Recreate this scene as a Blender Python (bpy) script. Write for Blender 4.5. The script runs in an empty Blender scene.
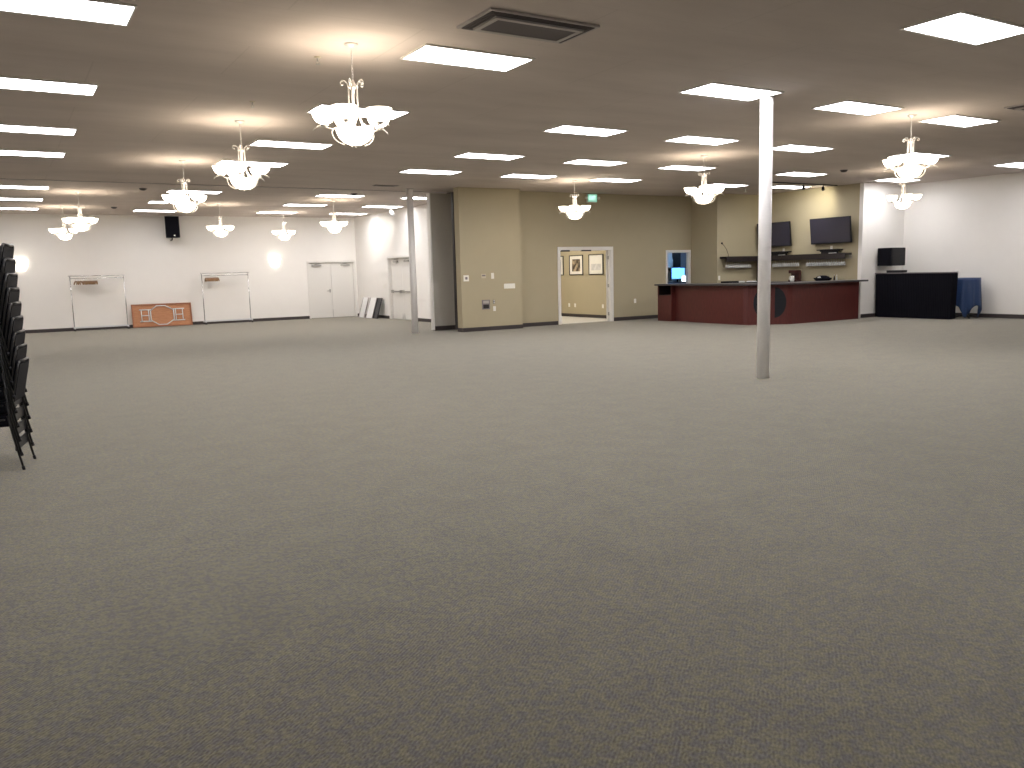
import bpy, bmesh, math, random
from mathutils import Vector, Matrix
random.seed(7)
PI = math.pi
C = bpy.context.scene.collection
H = 3.66                       # ceiling height

# ------------------------------------------------------------------ materials
def new_mat(name):
    m = bpy.data.materials.new(name); m.use_nodes = True
    nt = m.node_tree; b = nt.nodes['Principled BSDF']
    return m, nt, b

def srgb(r, g, b):
    f = lambda c: (c/255/12.92) if c/255 <= .04045 else ((c/255+.055)/1.055)**2.4
    return (f(r), f(g), f(b), 1)

def mat(name, col, rough=.6, metal=0., spec=.5, noise=0., scale=30., bump=0., bscale=200.):
    """plain surface with a faint procedural unevenness"""
    m, nt, b = new_mat(name)
    b.inputs['Roughness'].default_value = rough
    b.inputs['Metallic'].default_value = metal
    b.inputs['Specular IOR Level'].default_value = spec
    tc = nt.nodes.new('ShaderNodeTexCoord')
    n = nt.nodes.new('ShaderNodeTexNoise'); n.inputs['Scale'].default_value = scale; n.inputs['Detail'].default_value = 4
    nt.links.new(tc.outputs['Object'], n.inputs['Vector'])
    mx = nt.nodes.new('ShaderNodeMix'); mx.data_type = 'RGBA'
    k = noise if noise else .04
    mx.inputs['A'].default_value = (col[0]*(1-k), col[1]*(1-k), col[2]*(1-k), 1)
    mx.inputs['B'].default_value = (min(1, col[0]*(1+k)), min(1, col[1]*(1+k)), min(1, col[2]*(1+k)), 1)
    nt.links.new(n.outputs['Fac'], mx.inputs['Factor'])
    nt.links.new(mx.outputs['Result'], b.inputs['Base Color'])
    if bump:
        n2 = nt.nodes.new('ShaderNodeTexNoise'); n2.inputs['Scale'].default_value = bscale
        nt.links.new(tc.outputs['Object'], n2.inputs['Vector'])
        bp = nt.nodes.new('ShaderNodeBump'); bp.inputs['Strength'].default_value = bump; bp.inputs['Distance'].default_value = .01
        nt.links.new(n2.outputs['Fac'], bp.inputs['Height']); nt.links.new(bp.outputs['Normal'], b.inputs['Normal'])
    return m

def emit(name, col, strength, base=(.9, .9, .9, 1)):
    m, nt, b = new_mat(name)
    b.inputs['Base Color'].default_value = base
    b.inputs['Emission Color'].default_value = (*col[:3], 1)
    b.inputs['Emission Strength'].default_value = strength
    b.inputs['Roughness'].default_value = .5
    return m

def carpet_mat():
    m, nt, b = new_mat('carpet_heather')
    N, L = nt.nodes.new, nt.links.new
    b.inputs['Roughness'].default_value = .95
    b.inputs['Specular IOR Level'].default_value = .15
    b.inputs['Sheen Weight'].default_value = .30
    b.inputs['Sheen Roughness'].default_value = .4
    b.inputs['Sheen Tint'].default_value = (.9, .88, .82, 1)
    tc = N('ShaderNodeTexCoord')
    rot = N('ShaderNodeMapping'); rot.inputs['Rotation'].default_value = (0, 0, math.radians(50))   # loops run obliquely
    L(tc.outputs['Object'], rot.inputs['Vector'])
    def noise(scale, detail, stretch=None):
        n = N('ShaderNodeTexNoise'); n.inputs['Scale'].default_value = scale; n.inputs['Detail'].default_value = detail
        if stretch:
            mp = N('ShaderNodeMapping'); mp.inputs['Scale'].default_value = stretch
            L(rot.outputs['Vector'], mp.inputs['Vector']); L(mp.outputs['Vector'], n.inputs['Vector'])
        else:
            L(tc.outputs['Object'], n.inputs['Vector'])
        return n
    n1 = noise(26, 4)                        # yarn blotches: olive against mauve grey
    r1 = N('ShaderNodeValToRGB'); e = r1.color_ramp.elements
    e[0].position = .40; e[0].color = (.190, .178, .172, 1)
    e[1].position = .60; e[1].color = (.246, .228, .160, 1)
    L(n1.outputs['Fac'], r1.inputs['Fac'])
    n2 = noise(120, 2, (1, .5, 1))   # flecks along the loops
    r2 = N('ShaderNodeValToRGB'); e = r2.color_ramp.elements
    e[0].position = .30; e[0].color = (.66, .66, .66, 1)
    e[1].position = .72; e[1].color = (1.34, 1.34, 1.34, 1)
    L(n2.outputs['Fac'], r2.inputs['Fac'])
    n3 = noise(4, 5); r3 = N('ShaderNodeValToRGB'); e = r3.color_ramp.elements
    e[0].position = .3; e[0].color = (.92, .92, .94, 1); e[1].position = .7; e[1].color = (1.08, 1.08, 1.05, 1)
    L(n3.outputs['Fac'], r3.inputs['Fac'])
    m1 = N('ShaderNodeMix'); m1.data_type = 'RGBA'; m1.blend_type = 'MULTIPLY'; m1.inputs['Factor'].default_value = 1
    L(r1.outputs['Color'], m1.inputs['A']); L(r2.outputs['Color'], m1.inputs['B'])
    m2 = N('ShaderNodeMix'); m2.data_type = 'RGBA'; m2.blend_type = 'MULTIPLY'; m2.inputs['Factor'].default_value = 1
    L(m1.outputs['Result'], m2.inputs['A']); L(r3.outputs['Color'], m2.inputs['B'])
    L(m2.outputs['Result'], b.inputs['Base Color'])
    w = N('ShaderNodeTexWave'); w.bands_direction = 'X'; w.inputs['Scale'].default_value = 22; w.inputs['Distortion'].default_value = 3.5
    w.inputs['Detail'].default_value = 1
    L(rot.outputs['Vector'], w.inputs['Vector'])
    ad = N('ShaderNodeMath'); ad.operation = 'ADD'; L(w.outputs['Fac'], ad.inputs[0]); L(n2.outputs['Fac'], ad.inputs[1])
    bp = N('ShaderNodeBump'); bp.inputs['Strength'].default_value = .3; bp.inputs['Distance'].default_value = .006
    L(ad.outputs[0], bp.inputs['Height']); L(bp.outputs['Normal'], b.inputs['Normal'])
    return m

def ceiling_mat():
    m, nt, b = new_mat('ceiling_board')
    N, L = nt.nodes.new, nt.links.new
    b.inputs['Roughness'].default_value = .9; b.inputs['Specular IOR Level'].default_value = .2
    tc = N('ShaderNodeTexCoord')
    mp = N('ShaderNodeMapping'); mp.inputs['Scale'].default_value = (1/2.44, 1/1.22, 1); mp.inputs['Location'].default_value = (.1, .3, 0)
    L(tc.outputs['Object'], mp.inputs['Vector'])
    br = N('ShaderNodeTexBrick'); br.inputs['Scale'].default_value = 1
    br.inputs['Brick Width'].default_value = 1; br.inputs['Row Height'].default_value = 1
    br.inputs['Mortar Size'].default_value = .005; br.inputs['Mortar Smooth'].default_value = .6
    br.inputs['Color1'].default_value = (.595, .53, .49, 1); br.inputs['Color2'].default_value = (.58, .515, .475, 1)
    br.inputs['Mortar'].default_value = (.54, .48, .44, 1)
    L(mp.outputs['Vector'], br.inputs['Vector'])
    n = N('ShaderNodeTexNoise'); n.inputs['Scale'].default_value = .8; n.inputs['Detail'].default_value = 6; n.inputs['Roughness'].default_value = .6
    mp2 = N('ShaderNodeMapping'); mp2.inputs['Scale'].default_value = (.5, 1.6, 1)
    L(tc.outputs['Object'], mp2.inputs['Vector']); L(mp2.outputs['Vector'], n.inputs['Vector'])
    r = N('ShaderNodeValToRGB'); e = r.color_ramp.elements
    e[0].position = .3; e[0].color = (.90, .89, .88, 1); e[1].position = .7; e[1].color = (1.07, 1.07, 1.06, 1)
    L(n.outputs['Fac'], r.inputs['Fac'])
    mx = N('ShaderNodeMix'); mx.data_type = 'RGBA'; mx.blend_type = 'MULTIPLY'; mx.inputs['Factor'].default_value = 1
    L(br.outputs['Color'], mx.inputs['A']); L(r.outputs['Color'], mx.inputs['B'])
    L(mx.outputs['Result'], b.inputs['Base Color'])
    return m

def wood_mat(name, c1, c2, rough=.4, scale=(1, 1, 8)):
    m, nt, b = new_mat(name)
    N, L = nt.nodes.new, nt.links.new
    b.inputs['Roughness'].default_value = rough
    tc = N('ShaderNodeTexCoord'); mp = N('ShaderNodeMapping'); mp.inputs['Scale'].default_value = scale
    L(tc.outputs['Object'], mp.inputs['Vector'])
    n = N('ShaderNodeTexNoise'); n.inputs['Scale'].default_value = 6; n.inputs['Detail'].default_value = 6
    L(mp.outputs['Vector'], n.inputs['Vector'])
    r = N('ShaderNodeValToRGB'); e = r.color_ramp.elements
    e[0].position = .35; e[0].color = c1; e[1].position = .65; e[1].color = c2
    L(n.outputs['Fac'], r.inputs['Fac']); L(r.outputs['Color'], b.inputs['Base Color'])
    return m

def glass_mat():
    m, nt, b = new_mat('whitened_glass')
    b.inputs['Base Color'].default_value = (.95, .97, .96, 1)
    b.inputs['Transmission Weight'].default_value = .45  # milky white mixed in, standing in for light the glasses catch
    b.inputs['Roughness'].default_value = .12
    b.inputs['IOR'].default_value = 1.45
    return m

CARPET = carpet_mat()
CEIL = ceiling_mat()
WHITE = mat('warm_white_paint', (.865, .84, .80), .7, noise=.02, scale=3, bump=.1)
KHAKI = mat('khaki_paint', (.43, .373, .25), .75, noise=.03, scale=3, bump=.1)
TRIMW = mat('white_trim_paint', (.80, .78, .74), .4)
DOORW = mat('white_door_paint', (.78, .76, .72), .45)
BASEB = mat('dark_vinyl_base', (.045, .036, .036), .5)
GREYP = mat('grey_partition_cloth', (.47, .44, .385), .85, noise=.06, scale=40)
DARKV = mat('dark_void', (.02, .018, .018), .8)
POSTW = mat('white_enamel', (.92, .90, .885), .35)
BLACK = mat('black_plastic', (.010, .010, .013), .5, spec=.3)
BLKCL = mat('black_cloth', (.006, .006, .010), .9, spec=.12, noise=.2, scale=60)
BLKFR = mat('black_steel', (.014, .014, .016), .35, spec=.6)
VINYL = mat('black_vinyl', (.007, .007, .012), .6, spec=.15, noise=.1, scale=40)
SCREEN = mat('dark_screen_glass', (.034, .032, .050), .2)
CHROME = mat('chrome', (.75, .75, .76), .22, 1.)
STEEL = mat('brushed_steel', (.45, .44, .42), .4, 1.)
PEWTER = mat('antique_white_metal', (.66, .63, .60), .4, .25)
MAHOG = wood_mat('mahogany_laminate', (.085, .016, .014, 1), (.112, .022, .018, 1), .48, (8, 8, 1))
BARTOP = mat('dark_grey_laminate', (.060, .052, .055), .38)
EMBLEM = mat('slate_inlay', (.012, .014, .019), .55, spec=.3)
SHELFB = mat('dark_stained_wood', (.018, .012, .012), .5)
BLUECL = mat('blue_satin_cloth', (.024, .054, .145), .5, noise=.15, scale=30)
TABLEW = wood_mat('particle_board', (.44, .19, .085, 1), (.52, .24, .115, 1), .55, (1, 4, 4))
TABLEE = mat('reddish_edge', (.36, .14, .065), .5)
OAK = wood_mat('hanger_wood', (.22, .12, .055, 1), (.30, .17, .08, 1), .45, (4, 4, 1))
LEGWH = mat('pale_grey_enamel', (.68, .70, .70), .35)
PLATE = mat('white_plate_plastic', (.84, .82, .74), .4)
BEIGE = mat('beige_plate_plastic', (.55, .49, .36), .5)
GREYM = mat('grey_metal_plate', (.20, .175, .19), .5)
CREAM = mat('tan_picture_mount', (.80, .77, .70), .8)
FRAMEB = mat('black_picture_frame', (.02, .018, .016), .4)
LTILE = mat('pale_lobby_tile', (.62, .60, .56), .35, noise=.06, scale=2)
GLASS = glass_mat()
MAROON = mat('dark_maroon_plastic', (.05, .012, .012), .4)
PAPER = mat('white_paper', (.82, .82, .80), .8)
GREYB = mat('light_grey_louver', (.42, .385, .37), .6)
VENTD = mat('dark_perforated_steel', (.10, .085, .085), .7, noise=.25, scale=160)
PANEL_E = emit('fluorescent_diffuser', (.985, .97, 1), 12.0)
SHADE_E = emit('lit_frosted_glass', (1, .86, .67), 6.0)
BRIGHT_SPOT_E = emit('bright_spot_glow', (1, .93, .80), 3.0)
EXIT_E = emit('lit_green_sign', (.05, .62, .40), .42)
EXITT_E = emit('lit_exit_letters', (.55, .95, .85), 1.0)
BLUE_E = emit('lit_blue_screen', (.10, .36, .95), 1.6)
WHITE_E = emit('lit_white_screen', (.72, .9, 1), 2.6)
LOBBY_E = emit('lobby_fill_panel', (1, .93, .82), 16.)
STORE_E = emit('blue_fill_panel', (.26, .52, 1), 16.)

def photo_mat():
    m, nt, b = new_mat('sepia_photograph')
    N, L = nt.nodes.new, nt.links.new
    tc = N('ShaderNodeTexCoord'); n = N('ShaderNodeTexNoise'); n.inputs['Scale'].default_value = 7; n.inputs['Detail'].default_value = 4
    L(tc.outputs['Object'], n.inputs['Vector'])
    r = N('ShaderNodeValToRGB'); e = r.color_ramp.elements
    e[0].position = .42; e[0].color = (.05, .035, .02, 1); e[1].position = .6; e[1].color = (.42, .33, .22, 1)
    L(n.outputs['Fac'], r.inputs['Fac']); L(r.outputs['Color'], b.inputs['Base Color'])
    b.inputs['Roughness'].default_value = .6
    return m
PHOTO = photo_mat()
SKETCH = mat('pale_sketch_paper', (.62, .60, .58), .7, noise=.35, scale=9)

# ------------------------------------------------------------------ mesh builder
class MB:
    def __init__(s):
        s.bm = bmesh.new(); s.mats = []; s.cur = 0; s.smooth = False
    def m(s, material, smooth=False):
        if material not in s.mats: s.mats.append(material)
        s.cur = s.mats.index(material); s.smooth = smooth
        return s
    def _f(s, vs):
        try: f = s.bm.faces.new(vs)
        except ValueError: return None
        f.material_index = s.cur; f.smooth = s.smooth
        return f
    def box(s, x0, x1, y0, y1, z0, z1, bev=0., M=None):
        r = bmesh.ops.create_cube(s.bm, size=1)
        T = Matrix.Translation(((x0+x1)/2, (y0+y1)/2, (z0+z1)/2)) @ Matrix.Diagonal((x1-x0, y1-y0, z1-z0, 1))
        if M: T = M @ T
        bmesh.ops.transform(s.bm, matrix=T, verts=r['verts'])
        fs = set(f for v in r['verts'] for f in v.link_faces)
        if bev:
            es = set(e for f in fs for e in f.edges)
            q = bmesh.ops.bevel(s.bm, geom=list(es), offset=bev, segments=2, affect='EDGES', clamp_overlap=True)
            fs = set(q['faces']) | set(f for f in fs if f.is_valid)
        for f in fs:
            if f.is_valid: f.material_index = s.cur; f.smooth = s.smooth
        return s
    def tube(s, pts, r, n=8, closed=False, M=None):
        pts = [Vector(p) for p in pts]
        if M: pts = [M @ p for p in pts]
        rr = r if isinstance(r, (list, tuple)) else [r]*len(pts)
        rings = []; k = len(pts); ref = None
        for i, p in enumerate(pts):
            a = pts[(i-1) % k] if (closed or i > 0) else p
            c = pts[(i+1) % k] if (closed or i < k-1) else p
            t = (c-a).normalized()
            if ref is None: ref = Vector((0, 0, 1)) if abs(t.z) < .9 else Vector((1, 0, 0))
            u = t.cross(ref)
            if u.length < 1e-6: u = t.orthogonal()
            u.normalize(); v = u.cross(t).normalized(); ref = v
            rings.append([s.bm.verts.new(p + u*math.cos(2*PI*j/n)*rr[i] + v*math.sin(2*PI*j/n)*rr[i]) for j in range(n)])
        sm = s.smooth; s.smooth = True
        for i in range(k if closed else k-1):
            A, B = rings[i], rings[(i+1) % k]
            for j in range(n): s._f((A[j], A[(j+1) % n], B[(j+1) % n], B[j]))
        s.smooth = sm
        if not closed:
            s._f(list(reversed(rings[0]))); s._f(rings[-1])
        return s
    def lathe(s, prof, n=24, M=None, close=False):
        """prof: (r, z) pairs turned about z"""
        rings = []
        for r, z in prof:
            if r < 1e-5:
                p = Vector((0, 0, z)); rings.append([s.bm.verts.new(M @ p if M else p)])
            else:
                row = []
                for j in range(n):
                    p = Vector((r*math.cos(2*PI*j/n), r*math.sin(2*PI*j/n), z)); row.append(s.bm.verts.new(M @ p if M else p))
                rings.append(row)
        k = len(rings)
        for i in range(k if close else k-1):
            A, B = rings[i], rings[(i+1) % k]
            for j in range(n):
                j2 = (j+1) % n
                if len(A) == 1 and len(B) == 1: continue
                if len(A) == 1: s._f((A[0], B[j2], B[j]))
                elif len(B) == 1: s._f((A[j], A[j2], B[0]))
                else: s._f((A[j], A[j2], B[j2], B[j]))
        return s
    def prism(s, poly, z0, z1, M=None):
        """poly: list of (x, y), counter-clockwise"""
        a = [Vector((x, y, z0)) for x, y in poly]; b = [Vector((x, y, z1)) for x, y in poly]
        if M: a = [M @ p for p in a]; b = [M @ p for p in b]
        a = [s.bm.verts.new(p) for p in a]; b = [s.bm.verts.new(p) for p in b]
        s._f(list(reversed(a))); s._f(b)
        n = len(poly)
        for i in range(n): s._f((a[i], a[(i+1) % n], b[(i+1) % n], b[i]))
        return s
    def build(s, name, parent=None, loc=(0, 0, 0), rot=0):
        bmesh.ops.recalc_face_normals(s.bm, faces=s.bm.faces)
        me = bpy.data.meshes.new(name); s.bm.to_mesh(me); s.bm.free()
        for m_ in s.mats: me.materials.append(m_)
        o = bpy.data.objects.new(name, me); C.objects.link(o)
        o.location = loc; o.rotation_euler = (0, 0, rot)
        if parent: o.parent = parent
        return o

def tag(o, label, cat, group=None, kind=None):
    o['label'] = label; o['category'] = cat
    if group: o['group'] = group
    if kind: o['kind'] = kind
    return o
def thing(name, label, cat, loc=(0, 0, 0), rot=0, group=None):
    o = bpy.data.objects.new(name, None); C.objects.link(o); o.empty_display_size = .1
    o.location = loc; o.rotation_euler = (0, 0, rot)
    return tag(o, label, cat, group)
def struct(o, label=None, cat=None):
    o['kind'] = 'structure'
    if label: o['label'] = label
    if cat: o['category'] = cat
    return o
def dup(root, loc, rot, label, group=None):
    r = root.copy(); C.objects.link(r); r.location = loc; r.rotation_euler = (0, 0, rot)
    r['label'] = label
    if group: r['group'] = group
    for ch in list(root.children):
        c = ch.copy(); C.objects.link(c); c.parent = r
        for g in list(ch.children):
            d = g.copy(); C.objects.link(d); d.parent = c
    return r
def arc(cx, cy, r, a0, a1, n):
    return [(cx+r*math.cos(a0+(a1-a0)*i/n), cy+r*math.sin(a0+(a1-a0)*i/n)) for i in range(n+1)]

# ------------------------------------------------------------------ room shell
struct(MB().m(CARPET).box(-3.62, 22.12, -3.12, 29.95, -.12, 0).build('floor'), 'mottled olive and grey loop carpet over the whole hall', 'floor')
struct(MB().m(CEIL).box(-3.62, 22.12, -3.12, 29.95, H, H+.12).build('ceiling'), 'brownish grey board ceiling with rows of light panels', 'ceiling')

def wall_y(name, y0, y1, x0, x1, m, openings=(), label=None):
    """wall along X; openings (xa, xb, za, zb)"""
    b = MB().m(m); x = x0
    for xa, xb, za, zb in sorted(openings):
        b.box(x, xa, y0, y1, 0, H)
        b.box(xa, xb, y0, y1, zb, H)
        if za > 0: b.box(xa, xb, y0, y1, 0, za)
        x = xb
    b.box(x, x1, y0, y1, 0, H)
    return struct(b.build(name), label, 'wall' if label else None)
def wall_x(name, x0, x1, y0, y1, m, openings=(), label=None):
    b = MB().m(m); y = y0
    for ya, yb, za, zb in sorted(openings):
        b.box(x0, x1, y, ya, 0, H)
        b.box(x0, x1, ya, yb, zb, H)
        y = yb
    b.box(x0, x1, y, y1, 0, H)
    return struct(b.build(name), label, 'wall' if label else None)

BD = (9.60, 11.34)      # double door in the far wall
SD = (24.95, 26.78)     # double door in the side wall of the far room
DW = (13.38, 15.17)     # doorway to the lobby
SW = (17.36, 18.25)     # opening beside the bar
wall_y('wall_back', 29.8, 29.95, -3.5, 11.65, WHITE, [(BD[0], BD[1], 0, 2.04)], 'long white far wall at the left of the hall')
wall_x('wall_left', -3.62, -3.5, -3.12, 29.95, WHITE, (), 'white side wall beyond the chair stack')
wall_y('wall_front', -3.12, -3.0, -3.5, 22.12, WHITE, (), 'white wall behind the camera')
wall_x('wall_right', 22.0, 22.12, -3.0, 14.6, WHITE, (), 'white wall at the right behind the black draped bar')
wall_y('wall_corner', 14.48, 14.60, 20.15, 22.0, WHITE, (), 'short brightly lit white wall between bar and corner')
wall_x('wall_bar_side', 20.15, 20.27, 14.60, 18.1, KHAKI, (), 'khaki wall with two televisions behind the bar')
wall_y('wall_bar_back', 18.1, 18.32, 18.46, 20.15, KHAKI, (), 'khaki wall at the back of the bar nook')
wall_x('wall_bar_return', 18.34, 18.46, 18.1, 19.2, KHAKI, (), 'narrow khaki wall return beside the small opening')
wall_y('wall_middle', 19.2, 19.30, 11.70, 20.0, KHAKI, [(DW[0], DW[1], 0, 2.08), (SW[0], SW[1], 0, 1.985)], 'khaki wall with the open doorway')
wall_y('wall_pier', 18.8, 19.06, 10.02, 11.85, KHAKI, (), 'projecting khaki wall pier carrying the switches')
wall_y('wall_divide', 19.95, 20.3, 10.46, 11.45, BASEB, (), 'wall stub between hall and far room')  # dark colour stands in for the shade inside the partition pocket
wall_x('wall_far_room', 11.45, 11.65, 19.95, 29.8, WHITE, [(SD[0], SD[1], 0, 2.09)], 'white side wall of the far room')
wall_x('wall_lobby', 15.9, 16.0, 19.35, 24.1, KHAKI, (), 'lobby wall with framed pictures seen through the doorway')
wall_y('wall_lobby_end', 24.0, 24.1, 11.65, 15.9, KHAKI)
wall_y('wall_store', 21.9, 22.0, 16.0, 20.5, WHITE)
wall_x('wall_store_side', 20.4, 20.5, 18.32, 21.9, WHITE)
struct(MB().m(LTILE).box(11.65, 15.9, 19.30, 24.0, .0005, .006).build('floor_lobby'), 'pale tile floor of the lobby', 'floor')
struct(MB().m(KHAKI).box(11.70, 11.85, 19.06, 19.2, 0, H).build('wall_pier_return'))
struct(MB().m(DARKV).box(11.05, 11.06, 19.062, 19.95, 0, H).build('pocket_shade_sheet'))  # dark sheet set in the pocket in place of its shade

def base_y(name, x0, x1, yf, d=-1):   # baseboard on a wall facing -Y (d=-1)
    return struct(MB().m(BASEB).box(x0, x1, min(yf, yf+d*.014), max(yf, yf+d*.014), .001, .105, .004).build(name), None)
def base_x(name, y0, y1, xf, d=-1):
    return struct(MB().m(BASEB).box(min(xf, xf+d*.014), max(xf, xf+d*.014), y0, y1, .001, .105, .004).build(name), None)
base_y('baseboard_back', -3.5, BD[0]-.06, 29.8); base_y('baseboard_back_end', BD[1]+.06, 11.45, 29.8)
base_x('baseboard_far_room', 20.3, SD[0]-.06, 11.45); base_x('baseboard_far_room_end', SD[1]+.06, 29.78, 11.45)
base_x('baseboard_right', -3.0, 14.46, 22.0); base_y('baseboard_corner', 20.17, 21.98, 14.48)
base_y('baseboard_pier', 10.02, 11.85, 18.8); base_x('baseboard_pier_side', 18.8, 19.06, 10.02)
base_y('baseboard_middle', 11.87, DW[0]-.1, 19.2); base_y('baseboard_middle_end', DW[1]+.1, SW[0]-.08, 19.2)
base_x('baseboard_bar_return', 18.1, 19.18, 18.34); base_x('baseboard_lobby', 19.36, 23.98, 15.9)
base_x('baseboard_left', -3.0, 29.78, -3.5, 1)

# partition track in the ceiling and the stacked panels in their pocket
struct(MB().m(GREYB).box(-3.5, 10.45, 20.12, 20.18, H-.014, H-.001).build('trim_track'), 'thin ceiling track for the folding partition', 'track')
pt = thing('folding_partition', 'stacked grey folding partition panels parked beside the khaki pier', 'partition', (9.98, 20.12, 0))
MB().m(GREYP).box(-.19, .42, -.19, -.03, .12, H-.05, .006).build('panel', pt)
MB().m(TRIMW).box(-.225, -.192, -.195, -.025, .02, H-.05, .004).build('edge_trim', pt)['label'] = 'white end trim'
MB().m(BASEB).box(-.19, .42, -.185, -.035, 0.002, .118, .003).build('sweep', pt)['label'] = 'black bottom sweep'

# ------------------------------------------------------------------ doors
def casing_y(b, x0, x1, z1, yf, w=.055, d=.02, depth=.15, both=False):
    b.box(x0-w, x0, yf-d, yf, 0, z1+w); b.box(x1, x1+w, yf-d, yf, 0, z1+w); b.box(x0, x1, yf-d, yf, z1, z1+w)
    b.box(x0, x0+.02, yf, yf+depth, 0, z1); b.box(x1-.02, x1, yf, yf+depth, 0, z1); b.box(x0+.02, x1-.02, yf, yf+depth, z1-.02, z1)
# far wall double door
d1 = thing('door_1', 'white double flush door closed in the far white wall', 'door', (10.47, 29.8, 0)); struct(d1)
b = MB().m(DOORW); casing_y(b, BD[0]-10.47, BD[1]-10.47, 2.04, 0); b.build('door_frame', d1)
for sgn, nm in ((-1, 'l'), (1, 'r')):
    x0, x1 = (-.848, -.004) if sgn < 0 else (.004, .848)
    lf = MB().m(DOORW).box(x0, x1, .07, .115, .008, 2.015, .003).build('door_leaf', d1)
    cx = (-.55 if sgn < 0 else .55)
    MB().m(STEEL).box(cx-.17, cx+.17, .0, .07, 1.90, 1.955, .006).tube([(cx+sgn*.1, -.02, 1.955), (cx-sgn*.12, -.035, 1.99), (cx+sgn*.16, .03, 2.02)], .008, 6).build('door_closer', lf)['label'] = 'grey door closer'
    if sgn < 0:
        MB().m(STEEL).box(-.10, -.05, .05, .07, .93, 1.05, .004).tube([(-.075, .05, .99), (-.075, -.01, .99), (-.20, -.012, .99)], .011, 8).build('door_handle', lf)['label'] = 'grey lever handle'
MB().m(STEEL).box(-.006, .006, .06, .08, .03, .30).build('floor_bolt', d1)
# far room side double door with push bars
d2 = thing('door_2', 'white double door with push bars in the far room side wall', 'door', (11.45, (SD[0]+SD[1])/2, 0)); struct(d2)
hw = (SD[1]-SD[0])/2
b = MB().m(DOORW)
b.box(-.02, 0, -hw-.055, -hw, 0, 2.145).box(-.02, 0, hw, hw+.055, 0, 2.145).box(-.02, 0, -hw, hw, 2.09, 2.145)
b.box(0, .2, -hw, -hw+.02, 0, 2.09).box(0, .2, hw-.02, hw, 0, 2.09).box(0, .2, -hw+.02, hw-.02, 2.07, 2.09)
b.build('door_frame', d2)
for sgn in (-1, 1):
    y0, y1 = (-hw+.024, -.004) if sgn < 0 else (.004, hw-.024)
    lf = MB().m(DOORW).box(.10, .145, y0, y1, .01, 2.065, .003).build('door_leaf', d2)
    MB().m(STEEL).box(.03, .10, y0+.05, y0+.13, .90, 1.0, .006).box(.03, .10, y1-.13, y1-.05, .90, 1.0, .006).box(.022, .06, y0+.09, y1-.09, .925, .975, .006).build('push_bar', lf)['label'] = 'grey push bar'
    MB().m(STEEL).box(.03, .10, (y0+y1)/2-.16, (y0+y1)/2+.16, 1.93, 1.99, .006).tube([(.04, (y0+y1)/2+.1, 1.99), (.02, (y0+y1)/2-.05, 2.03), (.06, (y0+y1)/2-.25, 2.05)], .008, 6).build('door_closer', lf)['label'] = 'grey door closer'
    MB().m(STEEL).prism([(-.05, .0), (.05, .0), (0, .2)], .0, .02, Matrix.Translation((.095, sgn*.07, .03)) @ Matrix.Rotation(PI/2, 4, 'Z') @ Matrix.Rotation(PI/2, 4, 'X')).build('floor_bolt', lf)
# lobby doorway, leaf swung out into the lobby
d3 = thing('door_3', 'white framed open doorway in the khaki wall, pictures beyond', 'door', (14.275, 19.2, 0)); struct(d3)
x0, x1 = DW[0]-14.275, DW[1]-14.275
b = MB().m(TRIMW); casing_y(b, x0, x1, 2.08, 0, .085, .022, .10); b.build('door_frame', d3)
M3 = Matrix.Translation((x1-.03, .105, 0)) @ Matrix.Rotation(math.radians(51), 4, 'Z')
lf = MB().m(TRIMW).box(.0, .86, 0, .044, .01, 2.05, .003, M3).build('door_leaf', d3); lf['label'] = 'white door leaf swung open into the lobby'
for z in (.22, 1.04, 1.85):
    MB().m(STEEL).box(x1-.042, x1-.021, .05, .10, z-.05, z+.05).build('hinge', lf)
MB().m(BLACK).box(-.85, -.55, -.005, .05, 2.035, 2.075, .004).build('door_closer', d3); MB().m(BLACK).box(-.15, .20, -.005, .05, 2.04, 2.075, .004).build('door_closer', d3)
# opening beside bar
d4 = thing('door_4', 'white framed opening beside the bar with a blue-lit room beyond', 'door', (17.78, 19.2, 0)); struct(d4)
b = MB().m(TRIMW); casing_y(b, SW[0]-17.78, SW[1]-17.78, 1.985, 0, .06, .02, .10); b.build('door_frame', d4)

# ------------------------------------------------------------------ support posts
for (x, y, lab) in ((8.64, 7.67, 'tall white round post nearest the camera, standing on open carpet before the bar'),
                    (9.03, 19.56, 'white round post farther off, standing left of the grey partition')):
    p = thing('support_post', lab, 'post', (x, y, 0)); p['kind'] = 'thing'
    MB().m(POSTW).lathe([(0, .0), (.083, .0), (.083, H-.012), (0, H-.012)], 32).build('shaft', p)
    for o in (p.children): 
        for f in o.data.polygons: f.use_smooth = abs(f.normal.z) < .5
    MB().m(STEEL).lathe([(0, H-.012), (.10, H-.012), (.10, H), (0, H)], 32).build('top_plate', p)

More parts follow.
